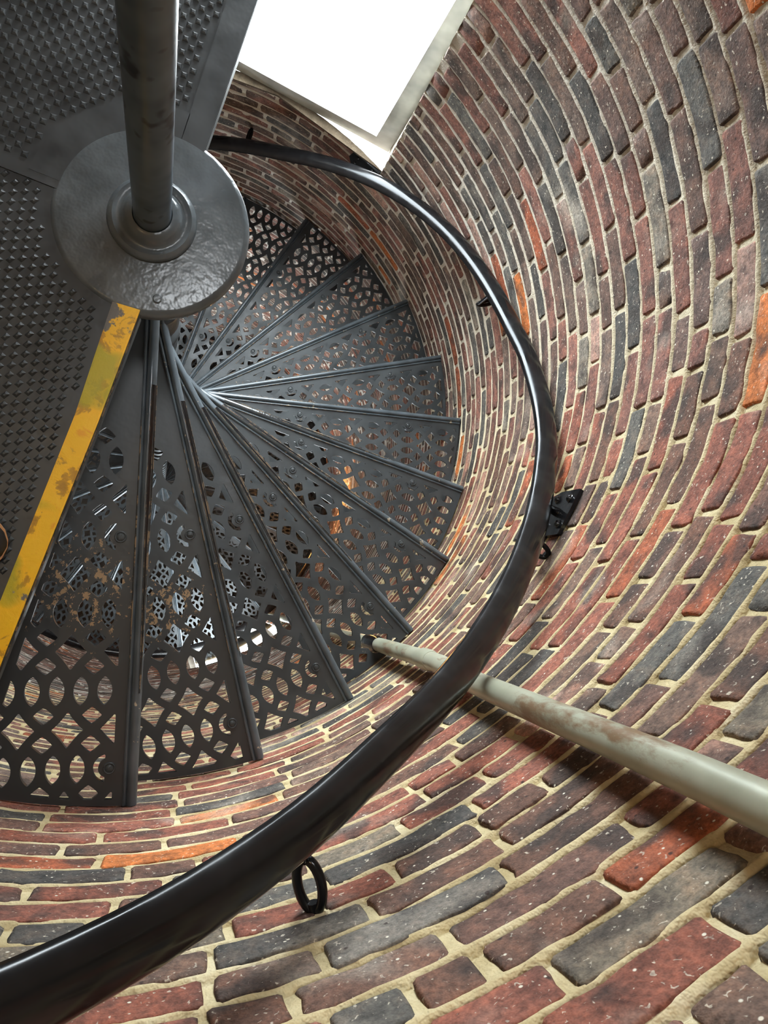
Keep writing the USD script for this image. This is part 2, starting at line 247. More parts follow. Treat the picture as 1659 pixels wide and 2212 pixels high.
# bricks read off the photograph: course -> (azimuth from, azimuth to, tone)
KNOWN = {0: [(114.6, 125.6, 'rust')],
         1: [(108.8, 118.1, 'drab'), (118.7, 129.4, 'slate')],
         2: [(113.2, 125.2, 'rust')],
         3: [(118.2, 128.6, 'red')],
         4: [(67.4, 77.7, 'flame'), (90.2, 100.4, 'rust'), (112.9, 124.8, 'rust')],
         5: [(1.2, 7.1, 'coal'), (82.6, 92.2, 'slate'), (124.9, 134.0, 'plum')],
         6: [(7.8, 18.6, 'red'), (20.2, 29.5, 'orange'), (75.3, 85.5, 'rust'), (86.7, 92.3, 'brown'), (109.4, 120.6, 'drab'), (126.0, 132.7, 'umber'), (133.3, 139.1, 'slate')],
         7: [(4.2, 11.6, 'rust'), (13.3, 24.1, 'rust'), (102.8, 115.0, 'rust'), (115.6, 126.5, 'coal')],
         8: [(3.4, 9.4, 'plum'), (10.4, 17.7, 'umber'), (18.9, 29.5, 'plum'), (75.9, 86.3, 'umber'), (95.3, 97.7, 'rust'), (99.9, 110.1, 'plum'), (110.9, 123.0, 'umber'), (124.3, 134.8, 'plum')],
         9: [(4.8, 12.4, 'flame'), (13.6, 24.4, 'orange'), (47.3, 52.2, 'coal'), (68.1, 75.4, 'flame'), (79.3, 89.9, 'umber'), (98.0, 103.3, 'drab'), (104.2, 115.8, 'rust'), (116.4, 128.1, 'slate'), (128.8, 133.9, 'plum')],
         10: [(5.9, 15.4, 'coal'), (16.1, 20.7, 'umber'), (45.5, 51.6, 'plum'), (64.5, 69.3, 'umber'), (70.4, 75.5, 'plum'), (96.9, 106.2, 'pink'), (106.8, 118.6, 'rust'), (119.2, 127.2, 'brown')],
         11: [(4.2, 8.0, 'rust'), (9.0, 18.2, 'rust'), (30.0, 39.9, 'red'), (41.0, 49.6, 'rust'), (60.9, 64.5, 'brown'), (65.4, 74.5, 'umber'), (77.9, 87.7, 'red'), (113.4, 125.8, 'plum')],
         12: [(6.8, 14.5, 'red'), (29.8, 36.4, 'drab'), (37.6, 44.7, 'rust'), (45.7, 51.6, 'rust'), (58.3, 69.2, 'rust'), (70.4, 75.8, 'rust')],
         13: [(8.9, 13.0, 'coal'), (22.3, 29.5, 'slate'), (30.1, 42.1, 'coal'), (42.9, 51.3, 'red'), (55.9, 65.5, 'slate'), (66.5, 74.4, 'flame')],
         14: [(23.0, 28.6, 'rust'), (29.2, 34.1, 'rust'), (34.8, 41.3, 'umber'), (41.9, 46.9, 'umber'), (47.6, 51.8, 'umber'), (54.4, 59.4, 'plum'), (60.0, 71.2, 'slate'), (72.3, 74.4, 'rust')],
         15: [(21.7, 31.2, 'coal'), (31.9, 41.2, 'umber'), (42.0, 51.4, 'umber'), (54.7, 66.0, 'brown'), (67.4, 70.2, 'slate')],
         16: [(21.3, 27.1, 'umber'), (27.9, 39.6, 'coal'), (40.4, 49.2, 'umber'), (53.9, 58.4, 'rust'), (59.1, 65.7, 'umber')],
         17: [(20.9, 24.0, 'umber'), (25.6, 34.3, 'umber'), (34.9, 44.4, 'plum'), (48.0, 51.7, 'red'), (53.4, 55.8, 'pink'), (56.5, 60.8, 'drab')],
         18: [(26.9, 30.8, 'slate'), (31.5, 35.0, 'umber'), (35.6, 42.7, 'umber'), (43.9, 51.1, 'flame')],
         19: [(31.1, 37.5, 'red'), (38.1, 48.6, 'drab')],
         20: [(35.6, 44.4, 'rust')],
         21: [(40.8, 43.7, 'brown')]}
# the courses are not laid quite level: rise (in courses) round the tower
def wave(az): return COURSE * np.interp(np.degrees(az) % 360, [0, 10, 28, 45, 58, 71, 84, 100, 112, 125, 142, 360], [-.3, -.3, -.35, -.35, -.05, .25, .75, .65, .45, .3, 0, -.3])
def brick_mesh(a0, a1, z0, z1, proud, nu, nv, seed, curl=0.003):
    """one brick set in the curved wall: a bevelled face grid with uneven edges and a side skirt"""
    rm = float(R((z0 + z1) / 2)); L = (a1 - a0) * rm; Hh = z1 - z0
    eu, ev = 0.0045 / L, 0.0045 / Hh
    u = np.concatenate([[0], np.linspace(eu, 1 - eu, nu - 2), [1]]) if nu > 4 else np.linspace(0, 1, nu)
    v = np.concatenate([[0], np.linspace(ev, 1 - ev, nv - 2), [1]]) if nv > 3 else np.linspace(0, 1, nv)
    U, V = np.meshgrid(u, v)
    x = U * L; y = V * Hh
    # rounded corners
    cr = 0.006
    P3 = np.stack([x * 38 + seed * 3.7, y * 38 + seed * 1.3, 0 * x], -1)
    jx = (meshkit.noise(P3, 3) - 0.5) * 2 * curl; jy = (meshkit.noise(P3 + 50, 5) - 0.5) * 1.5 * curl + (meshkit.noise(P3 * 3.1 + 20, 6) - 0.5) * 0.8 * curl
    edge_u = (U < 1e-6) | (U > 1 - 1e-6); edge_v = (V < 1e-6) | (V > 1 - 1e-6)
    sx = np.where(U < 0.5, 1, -1); sy = np.where(V < 0.5, 1, -1)
    corner = edge_u & edge_v
    x = x + jx + np.where(corner, sx * cr * 0.45, 0)
    y = y + jy + np.where(corner, sy * cr * 0.35, 0)
    face = proud + (meshkit.noise(P3 * 0.8 + 9, 7) - 0.5) * 0.004
    edge = edge_u | edge_v
    depth = face - np.where(edge, 0.0030, 0)
    xi = x.copy(); yi = y.copy()
    def to3(x_, y_, d_):
        az = a0 + x_ / rm; z = z0 + y_ + wave(az); r = R(z) - d_
        return np.stack([r * np.cos(az), r * np.sin(az), z], -1)
    top = to3(xi, yi, depth).reshape(-1, 3)
    F = []
    for j in range(nv - 1):
        for i in range(nu - 1):
            a = j * nu + i
            F += [[a, a + nu + 1, a + 1], [a, a + nu, a + nu + 1]]
    ring = [i for i in range(nu)] + [j * nu + nu - 1 for j in range(1, nv)] + [(nv - 1) * nu + i for i in range(nu - 2, -1, -1)] + [j * nu for j in range(nv - 2, 0, -1)]
    ring = np.array(ring)
    # bevel ring slightly outside, then skirt back into the mortar
    cx, cy = L / 2, Hh / 2
    gx = x.ravel()[ring]; gy = y.ravel()[ring]
    ox = gx + np.clip((gx - cx) * 9, -1, 1) * 0.0012; oy = gy + np.clip((gy - cy) * 9 / 0.3, -1, 1) * 0.0012
    back = to3(ox, oy, np.full(len(ring), -0.016))
    n0 = len(top); V3 = np.vstack([top, back]); k = len(ring)
    for i in range(k):
        i2 = (i + 1) % k
        F += [[ring[i], ring[i2], n0 + i2], [ring[i], n0 + i2, n0 + i]]
    return V3, np.array(F)

def visible_size(p):
    q = p - CAM; d = q @ FWD
    if d <= 0.05: return 0.0
    uu = 829.5 + 1645.758 * (q @ RIGHT) / d; vv = 1106 + 1645.758 * (q @ DOWN) / d
    if not (-330 < uu < 1990 and -330 < vv < 2540): return 0.0
    inward = -p.copy(); inward[2] = 0; inward /= np.linalg.norm(inward)
    return 1.0 / d * (0.25 + abs(-(q / np.linalg.norm(q)) @ inward))

bricks = []
TI = {n_: k for k, n_ in enumerate(PN)}
n_course0, n_course1 = int(math.floor((ZLO - Z_REF) / COURSE)), int(math.ceil((ZHI - Z_REF) / COURSE))
def lay(lo, hi, z0, z1, tone, known=False):
    zm = (z0 + z1) / 2; rm = float(R(zm))
    for o0, o1, zz0, zz1 in OPEN:
        if zz0 - 0.01 < zm + float(wave((lo + hi) / 2)) < zz1 + 0.01:
            for sh in (0, 2 * math.pi):
                l, h_ = o0 + sh, o1 + sh
                if lo >= l and hi <= h_: return
                elif lo < l < hi: hi = l
                elif lo < h_ < hi: lo = h_
    if (hi - lo) * rm > 0.02:
        dz = rng.uniform(-0.0015, 0.0015, 2)
        bricks.append((lo, hi, z0 + dz[0], z1 + dz[1], rng.uniform(0.0015, 0.0045), tone, rng.uniform(0.95, 1.05) if known else rng.uniform(0.85, 1.15)))
def fill(lo, hi, z0, z1, rm):
    jt = 0.0115 / rm; az = lo
    while (hi - az) * rm > 0.03:
        L = rng.choice([0.205, 0.105, 0.165], p=[0.76, 0.16, 0.08]) + rng.uniform(-0.010, 0.010)
        a1 = az + L / rm
        if (hi - a1) * rm < 0.075: a1 = hi if (hi - az) * rm < 0.27 else (az + hi) / 2 - jt / 2
        lay(az, a1, z0, z1, int(rng.choice(len(PN), p=PW))); az = a1 + jt
for c in range(n_course0, n_course1):
    z0 = Z_REF + c * COURSE + 0.0050; z1 = z0 + COURSE - 0.0100; rm = float(R((z0 + z1) / 2)); jt = 0.0115 / rm
    kn = [[math.radians(a) - 0.003 / rm, math.radians(b) + 0.003 / rm, t_] for a, b, t_ in KNOWN.get(c, [])]
    if not kn:
        s0 = rng.uniform(0, 0.22) / rm; fill(s0, s0 + 2 * math.pi - jt, z0, z1, rm); continue
    for k, (a, b, t_) in enumerate(kn):
        nxt = kn[k + 1][0] if k + 1 < len(kn) else kn[0][0] + 2 * math.pi
        if (nxt - b) * rm < 0.08: b = nxt - jt
        lay(a, b, z0, z1, TI[t_], True)
        fill(b + jt, nxt - jt, z0, z1, rm)

wall = thing('wall_round', label='curved red and dark brick tower wall with pale recessed mortar', cat='wall', kind='structure')
cent = np.array([cyl(np.array((b[0] + b[1]) / 2), R((b[2] + b[3]) / 2), np.array((b[2] + b[3]) / 2 + float(wave((b[0] + b[1]) / 2)))) for b in bricks])
vis = np.array([visible_size(p) for p in cent])
azd = np.degrees(np.array([(b[0] + b[1]) / 2 for b in bricks])) % 360
# the landing hides the back half of the wall
vis[((azd > 178) & (azd < 345)) & (cent[:, 2] < 0.1)] *= 0.2
order = np.argsort(-vis, kind='stable'); singles = set(order[:300].tolist())
tone_of = []
for i, b in enumerate(bricks):
    t = np.array(PAL[PN[b[5]]]) * b[6]
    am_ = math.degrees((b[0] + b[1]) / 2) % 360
    if (am_ > 95 or b[2] < -2.0) and PN[b[5]] not in ('orange', 'flame'): t = t * 0.72 + 0.28 * np.array([1.02, 0.99, 0.95]) * t.mean()   # bricks greyed towards the window and low down, painting in haze
    tone_of.append(t)
def add_tone(path, col, n=None):
    api = UsdGeom.PrimvarsAPI(prim(path))
    if n is None: api.CreatePrimvar('tone', Sdf.ValueTypeNames.Color3fArray, 'constant').Set(Vt.Vec3fArray([Gf.Vec3f(*map(float, col))]))
    else: api.CreatePrimvar('tone', Sdf.ValueTypeNames.Color3fArray, 'vertex').Set(Vt.Vec3fArray.FromNumpy(np.asarray(col, np.float32)))
SV, SF, SC, off = [], [], [], 0
for i, b in enumerate(bricks):
    if i in singles:
        near = vis[i] > 0.55
        nu = max(4, int(round((b[1] - b[0]) * float(R(b[2])) / (0.016 if near else 0.03))) + 1)
        V3, F3 = brick_mesh(*b[:4], b[4], nu, 6 if near else 4, i % 997)
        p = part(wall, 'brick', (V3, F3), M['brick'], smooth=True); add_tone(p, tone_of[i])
    else:
        mid = vis[i] > 0.12
        V3, F3 = brick_mesh(*b[:4], b[4], 5 if mid else 3, 3 if mid else 2, i % 997)
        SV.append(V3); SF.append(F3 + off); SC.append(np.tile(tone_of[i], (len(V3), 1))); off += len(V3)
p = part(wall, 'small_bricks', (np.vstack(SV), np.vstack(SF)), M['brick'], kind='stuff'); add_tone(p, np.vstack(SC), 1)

def mortar_patch(a0, a1, na, z0, z1, nz, amp, struck=False):
    A = np.linspace(a0, a1, na)
    if struck:   # joints struck back under the upper brick, flush on the lower one
        rows = [(-0.0062, -0.0016), (-0.0030, -0.0006), (0.0010, 0.0030), (0.0036, 0.0068), (0.0056, 0.0078), (0.0135, 0.0030), (0.0330, 0.0018), (0.0520, 0.0008)]
        ks = range(int(math.floor((z0 - Z_REF) / COURSE)), int(math.ceil((z1 - Z_REF) / COURSE)))
        Zs = np.array([Z_REF + k * COURSE + r_[0] for k in ks for r_ in rows]); Dp = np.array([r_[1] for k in ks for r_ in rows])
    else:
        Zs = np.linspace(z0, z1, nz); Dp = np.full(nz, 0.0012)
    nz = len(Zs); AA, ZZ = np.meshgrid(A, Zs); ZZ = ZZ + (wave(AA) if struck else 0)
    r = R(ZZ) + Dp[:, None]
    P3 = np.stack([AA * r * 34, ZZ * 60, 0 * AA], -1)
    r = r - (meshkit.fbm(P3, 3, 11) - 0.5) * amp
    V3 = np.stack([r * np.cos(AA), r * np.sin(AA), ZZ], -1).reshape(-1, 3)
    ii, jj = np.meshgrid(np.arange(na - 1), np.arange(nz - 1)); ii, jj = ii.ravel(), jj.ravel()
    am = (A[ii] + A[ii + 1]) / 2; zm = (Zs[jj] + Zs[jj + 1]) / 2 + (wave(am) if struck else 0)
    keep = np.ones(len(ii), bool)
    for o0, o1, zz0, zz1 in OPEN:
        for sh in (0, 2 * math.pi): keep &= ~((am > o0 + sh) & (am < o1 + sh) & (zm > zz0) & (zm < zz1))
    ii, jj = ii[keep], jj[keep]; a = jj * na + ii
    return V3, np.vstack([np.stack([a, a + na + 1, a + 1], 1), np.stack([a, a + na, a + na + 1], 1)])
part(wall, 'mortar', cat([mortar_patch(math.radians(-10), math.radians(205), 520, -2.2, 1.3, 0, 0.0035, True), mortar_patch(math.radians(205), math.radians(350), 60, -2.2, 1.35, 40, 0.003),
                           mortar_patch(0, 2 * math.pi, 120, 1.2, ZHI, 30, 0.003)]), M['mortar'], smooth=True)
part(wall, 'mortar', cat([mortar_patch(math.radians(-20), math.radians(210), 360, -3.4, -2.2, 0, 0.0035, True), mortar_patch(math.radians(210), math.radians(340), 60, -3.4, -2.15, 20, 0.003), mortar_patch(0, 2 * math.pi, 240, ZLO, -3.35, 140, 0.003)]), M['mortar_low'], smooth=True, label='paler mortar low down the wall')
# outer skin so that no daylight leaks through joints
OA, OZ = np.linspace(0, 2 * math.pi, 145), np.linspace(ZLO - 0.2, ZHI + 0.3, 122); 
AA, ZZ = np.meshgrid(OA, OZ); rr = R(ZZ) + 0.16
V3 = np.stack([rr * np.cos(AA), rr * np.sin(AA), ZZ], -1).reshape(-1, 3)
ii, jj = np.meshgrid(np.arange(144), np.arange(121)); ii, jj = ii.ravel(), jj.ravel()
am = (OA[ii] + OA[ii + 1]) / 2; zm = (OZ[jj] + OZ[jj + 1]) / 2; keep = np.ones(len(ii), bool)
for o0, o1, zz0, zz1 in OPEN: keep &= ~((am > o0 - 0.05) & (am < o1 + 0.05) & (zm > zz0 - 0.7) & (zm < zz1 + 0.1))
a = (jj * 145 + ii)[keep]
part(wall, 'outer_skin', (V3, np.vstack([np.stack([a, a + 1, a + 146], 1), np.stack([a, a + 146, a + 145], 1)])), M['mortar'])

fl = trimesh.creation.cylinder(radius=2.4, height=0.2, sections=64); fl.apply_translation([0, 0, ZLO - 0.1])
tag(prim(part('/World', 'floor', fl, M['slate'])), label='dark slate floor at the foot of the tower', cat='floor', kind='structure')
hx, hy, hw, hd = ADDED_HATCH
ce = extrude(Point(0, 0).buffer(1.25, 32).difference(sbox(hx - hw / 2, hy - hd / 2, hx + hw / 2, hy + hd / 2)), ZHI, ZHI + 0.12)
tag(prim(part('/World', 'ceiling', ce, M['plaster'])), label='plain unseen ceiling with an added square hatch that lets fill light in', cat='ceiling', kind='structure')

# ------------------------------------------------------------------ window
wn = thing('window_1', label='wide bright window with beige painted frame above the handrail', cat='window', kind='structure')
def wbox(s0, s1, t0, t1, d0, d1): return place(boxm((s0, t0, d0), (s1, t1, d1)), WT, WU, WD, WO)
fw = 0.070
part(wn, 'frame_jamb', wbox(-WHALF, -WHALF + fw, 0, WH, -0.005, 0.05), M['frame'])
part(wn, 'frame_jamb', wbox(WHALF - fw, WHALF, 0, WH, -0.005, 0.05), M['frame'])
part(wn, 'frame_bottom_rail', wbox(-WHALF + fw, WHALF - fw, 0, fw, -0.005, 0.05), M['frame'])
part(wn, 'frame_top_rail', wbox(-WHALF + fw, WHALF - fw, WH - fw, WH, -0.005, 0.05), M['frame'])
part(wn, 'pane', wbox(-WHALF + fw, WHALF - fw, fw, WH - fw, 0.010, 0.014), M['pane'])
# sill: stone ledge from the wall face out to the frame
def reveal(az, zs, name, m):
    A = []
    for z in zs:
        r0 = float(R(z)) + 0.002
        A.append([r0, z])
    return A
th = np.linspace(OPEN[0][0], OPEN[0][1], 40)
inner = [(float(R(WZ0)) + 0.0) * np.array([math.cos(t), math.sin(t)]) for t in th]
c0, c1 = wp(WHALF + 0.03, 0, 0.06)[:2], wp(-WHALF - 0.03, 0, 0.06)[:2]
sp = Polygon([*inner, c1, c0]).buffer(0)
if sp.geom_type != 'Polygon': sp = max(sp.geoms, key=lambda g_: g_.area)
ss = extrude(sp, WZ0 - 0.008, WZ0 + 0.001)
part(wn, 'sill', ss, M['sill'])
for sgn, az in ((-1, OPEN[0][0]), (1, OPEN[0][1])):
    zs = np.linspace(WZ0 - 0.02, WZ0 + WH + 0.02, 60); V3 = []
    for k, z in enumerate(zs):
        r0 = float(R(z)) - 0.001 + 0.006 * (meshkit.noise(np.array([z * 30, sgn, 0.0]), 4) - 0.5)
        pin = cyl(np.array(az), r0, np.array(z)); t_ = (z - WZ0) / WU[2]
        pout = wp(-WHALF - 0.002 if az < WAZ else WHALF + 0.002, t_, 0.055)
        V3 += [pin, pin * 0.4 + pout * 0.6, pout]
    F = []
    for k in range(59):
        for j in range(2):
            a = k * 3 + j; F += [[a, a + 1, a + 4], [a, a + 4, a + 3]]
    part(wn, 'reveal', (np.array(V3), np.array(F)), M['mortar'], smooth=True)
# lower window: bright opening near the foot of the stair
w2 = thing('window_2', label='small bright window far down the stair, seen through the treads', cat='window', kind='structure')
a0, a1, z0, z1 = OPEN[1]; am = (a0 + a1) / 2; rz = float(R((z0 + z1) / 2)); n2 = np.array([math.cos(am), math.sin(am), 0]); t2 = np.array([-math.sin(am), math.cos(am), 0])
hw2 = rz * math.sin((a1 - a0) / 2); O2 = n2 * (rz * math.cos((a1 - a0) / 2) + 0.12) + np.array([0, 0, z0])
b2 = lambda s0, s1, q0, q1, d0, d1: place(boxm((s0, q0, d0), (s1, q1, d1)), t2, np.array([0, 0, 1.0]), n2, O2)
part(w2, 'frame', cat([b2(-hw2, -hw2 + 0.05, 0, z1 - z0, 0, 0.05), b2(hw2 - 0.05, hw2, 0, z1 - z0, 0, 0.05), b2(-hw2, hw2, 0, 0.05, 0, 0.05), b2(-hw2, hw2, z1 - z0 - 0.05, z1 - z0, 0, 0.05), b2(-0.02, 0.02, 0, z1 - z0, 0.005, 0.045)]), M['frame'])
part(w2, 'pane', b2(-hw2 + 0.05, hw2 - 0.05, 0.05, z1 - z0 - 0.05, 0.02, 0.024), M['pane'])
rect_light('lower_window_daylight', O2 + n2 * 0.2 + np.array([0, 0, (z1 - z0) / 2]), -n2, np.array([0, 0, 1.0]), hw2 * 2, z1 - z0, WINDOW2_L, (0.85, 0.94, 1.0))

# ------------------------------------------------------------------ central column
col = thing('central_column', (0, 0, ZLO), label='slim dark iron column rising through the round hub disc', cat='column')
part(col, 'upper_pole', lathe([(0, 0.03), (0.031, 0.03), (0.031, 0.62), (0.0335, 0.625), (0.036, 0.635), (0.036, ZHI), (0, ZHI)]), M['pole'], smooth=35)
part(col, 'lower_pole', lathe([(0, ZLO), (0.046, ZLO), (0.046, -0.03), (0, -0.03)]), M['iron'], smooth=35)

# ------------------------------------------------------------------ landing
land = thing('stair_landing', label='dark iron stair landing of studded plates with a yellow painted edge', cat='landing')
part(land, 'hub_disc', lathe([(0, -0.035), (0.155, -0.035), (0.163, -0.029), (0.166, -0.018), (0.166, -0.008), (0.162, 0.0), (0.154, 0.005), (0.07, 0.006), (0, 0.006)], n=96), M['hub'], smooth=45)
part(land, 'collar', lathe([(0.040, 0.004), (0.072, 0.004), (0.074, 0.010), (0.071, 0.017), (0.065, 0.021), (0.060, 0.0185), (0.055, 0.0175), (0.050, 0.020), (0.047, 0.029), (0.041, 0.035), (0.033, 0.036), (0.030, 0.030), (0.030, 0.004)], n=72), M['hub'], smooth=45)
bolt = cat([lathe([(0, 0.004), (0.0075, 0.004), (0.0075, 0.0085), (0.006, 0.010), (0, 0.010)], (0.127, 0.048, 0), 18), ])
part(land, 'bolt', bolt, M['hub'], smooth=40)
EDGE_A = [(0.155, 0.028), (0.36, 0.022), (0.75, 0.002), (1.06, -0.010)]          # nosing edge
big = Point(0, 0).buffer(float(R(0)) - 0.006, 64)
panelA = Polygon([(0.0, 0.0), (0.02, 0.03), *EDGE_A, (1.3, -0.02), (1.3, -1.3), (0.004, -1.3), (0.004, 0)]).intersection(big)
panelB = Polygon([(-0.004, 0.043), (-1.3, 0.055), (-1.3, -1.3), (-0.004, -1.3)]).intersection(big)
part(land, 'plate', extrude(panelA, -0.022, 0.0), M['landing']); part(land, 'plate', extrude(panelB, -0.022, 0.0), M['landing'])
# raised flat borders
part(land, 'border', extrude(Polygon([(-0.10, 0.043), (-1.3, 0.055), (-1.3, -0.012), (-0.10, 0.002)]).intersection(big), 0, 0.004), M['landing'])
part(land, 'border', extrude(Point(0, 0).buffer(0.205, 48).intersection(sbox(-1, -1, -0.004, 0.002)), 0, 0.004), M['landing'])
part(land, 'seam', extrude(sbox(-0.012, -1.04, 0.010, -0.15), 0, 0.0035), M['landing'])
LINE = LineString(EDGE_A)
strip = Polygon(EDGE_A + [(1.06, -0.05), (0.75, -0.034), (0.36, -0.016), (0.158, -0.018)]).intersection(big)
def studs(panel, av, bv, keepout):
    av, bv = np.array(av), np.array(bv); V3, F = [], []
    for i in range(-110, 111):
        for j in range(-110, 111):
            p0 = i * av + j * bv
            if not (abs(p0[0]) < 1.05 and -1.05 < p0[1] < 0.05): continue
            if p0 @ p0 > 1.03 ** 2 or p0 @ p0 < keepout ** 2: continue
            q = Point(*p0)
            if not inner_[panel].contains(q): continue
            k = len(V3) * 1
            e1, e2 = av * 0.43, bv * 0.43
            base = [p0 + e1, p0 + e2, p0 - e1, p0 - e2]
            mid_ = [p0 + (b_ - p0) * 0.72 for b_ in base]; top_ = [p0 + (b_ - p0) * 0.34 for b_ in base]
            o = len(V3)
            V3 += [(*b_, 0.0) for b_ in base] + [(*b_, 0.0018) for b_ in mid_] + [(*b_, 0.0032) for b_ in top_]
            for lv in (0, 4):
                for e in range(4):
                    e_ = (e + 1) % 4
                    F += [[o + lv + e, o + lv + e_, o + lv + 4 + e_], [o + lv + e, o + lv + 4 + e_, o + lv + 4 + e]]
            F += [[o + 8, o + 9, o + 10], [o + 8, o + 10, o + 11]]
    mm = trimesh.Trimesh(np.array(V3), np.array(F), process=False)
    if mm.volume < 0: mm.invert()
    return mm
inner_ = {'A': panelA.buffer(-0.012).difference(strip.buffer(0.012)), 'B': panelB.buffer(-0.012).difference(Polygon([(0, 0.1), (-1.3, 0.1), (-1.3, -0.02), (0, -0.006)]))}
part(land, 'studs', studs('A', (-0.0083, 0.0160), (0.0165, 0.0020), 0.178), M['landing'], smooth=False, kind='stuff')
part(land, 'studs', studs('B', (0.0120, 0.0135), (-0.0135, 0.0120), 0.215), M['landing'], smooth=False, kind='stuff')
part(land, 'yellow_edge_strip', cat([extrude(strip.buffer(-0.0012).buffer(0.001), -0.002, 0.0065), extrude(strip.buffer(-0.003), 0.006, 0.0078)]), M['yellow'], label='chipped yellow painted edge strip')
fl_poly = Polygon(EDGE_A + [(1.06, -0.022), (0.75, -0.010), (0.36, 0.010), (0.158, 0.016)]).intersection(big)
part(land, 'apron', extrude(fl_poly, -0.062, -0.002), M['iron'])
part(land, 'apron', extrude(Polygon([(-0.14, 0.043), (-1.3, 0.055), (-1.3, 0.043), (-0.14, 0.031)]).intersection(big), -0.05, -0.02), M['iron'])
ea = np.array(EDGE_A); tt = np.linspace(0, 1, 40)
ln = [np.array(LINE.interpolate(t, normalized=True).coords[0]) for t in tt]
part(land, 'worn_edge', tube([(q[0], q[1] + 0.0012, -0.004) for q in ln if np.hypot(*q) < 1.045], 0.0016, 6), M['worn'])

# ------------------------------------------------------------------ treads
TAN = math.tan(DA)
def lens(cx, cy, a=0.0285, b=0.0138):
    r = (a * a + b * b) / (2 * b)
    l_ = Point(cx, cy + r - b).buffer(r, 48).intersection(Point(cx, cy - r + b).buffer(r, 48))
    return l_.buffer(-0.0022).buffer(0.0022, 6)
def quad(cx, cy, hx_, hy_, bow):
    pts = []
    cs = [(hx_, 0), (0, hy_), (-hx_, 0), (0, -hy_)]
    for k in range(4):
        a, b = np.array(cs[k]), np.array(cs[(k + 1) % 4])
        for t in np.linspace(0, 1, 5)[:-1]:
            m_ = a * (1 - t) + b * t
            nrm = (a + b) / np.linalg.norm(a + b)
            pts.append(m_ + nrm * bow * 4 * t * (1 - t))
    return affinity.translate(Polygon(pts).buffer(-0.0018).buffer(0.0026, 4), cx, cy)
ROW0, PER = 0.995, 0.15
def holes(xmax):
    hs = []; bosses = []
    for k in range(-4, 9):
        xr = ROW0 + PER * k
        boss_row = k % 3 == 0
        for m_ in range(0, 12):
            y = 0.0525 + 0.0435 * m_
            if m_ == 0 and boss_row:
                ring = Point(xr, 0.040).buffer(0.0265, 24).difference(Point(xr, 0.040).buffer(0.0185, 24)).intersection(affinity.rotate(sbox(xr - 0.05, 0.046, xr + 0.05, 0.1), 0, origin=(xr, 0.04)))
                hs.append(ring.buffer(-0.0012).buffer(0.002, 4)); bosses.append((xr, 0.037))
            else: hs.append(lens(xr, y))
        for m_ in range(0, 7):
            y = 0.074 + 0.087 * m_
            hs += [quad(xr - 0.0475, y, 0.0160, 0.0180, 0.0008), quad(xr + 0.0475, y, 0.0160, 0.0180, 0.0008)]
            hs.append(quad(xr + 0.075, y + 0.043, 0.0345, 0.0285, -0.0018))
        t_ = Polygon([(xr + 0.046, 0.031), (xr + 0.104, 0.031), (xr + 0.075, 0.057)]).buffer(-0.001).buffer(0.002, 4); hs.append(t_)
    return hs, bosses
ALLH, BOSS = holes(2)
ORD = ['first', 'second', 'third', 'fourth', 'fifth', 'sixth', 'seventh', 'eighth', 'ninth', 'tenth', 'eleventh', 'twelfth']
PIPE_AZ, PIPE_OFF = 54.0, 0.05
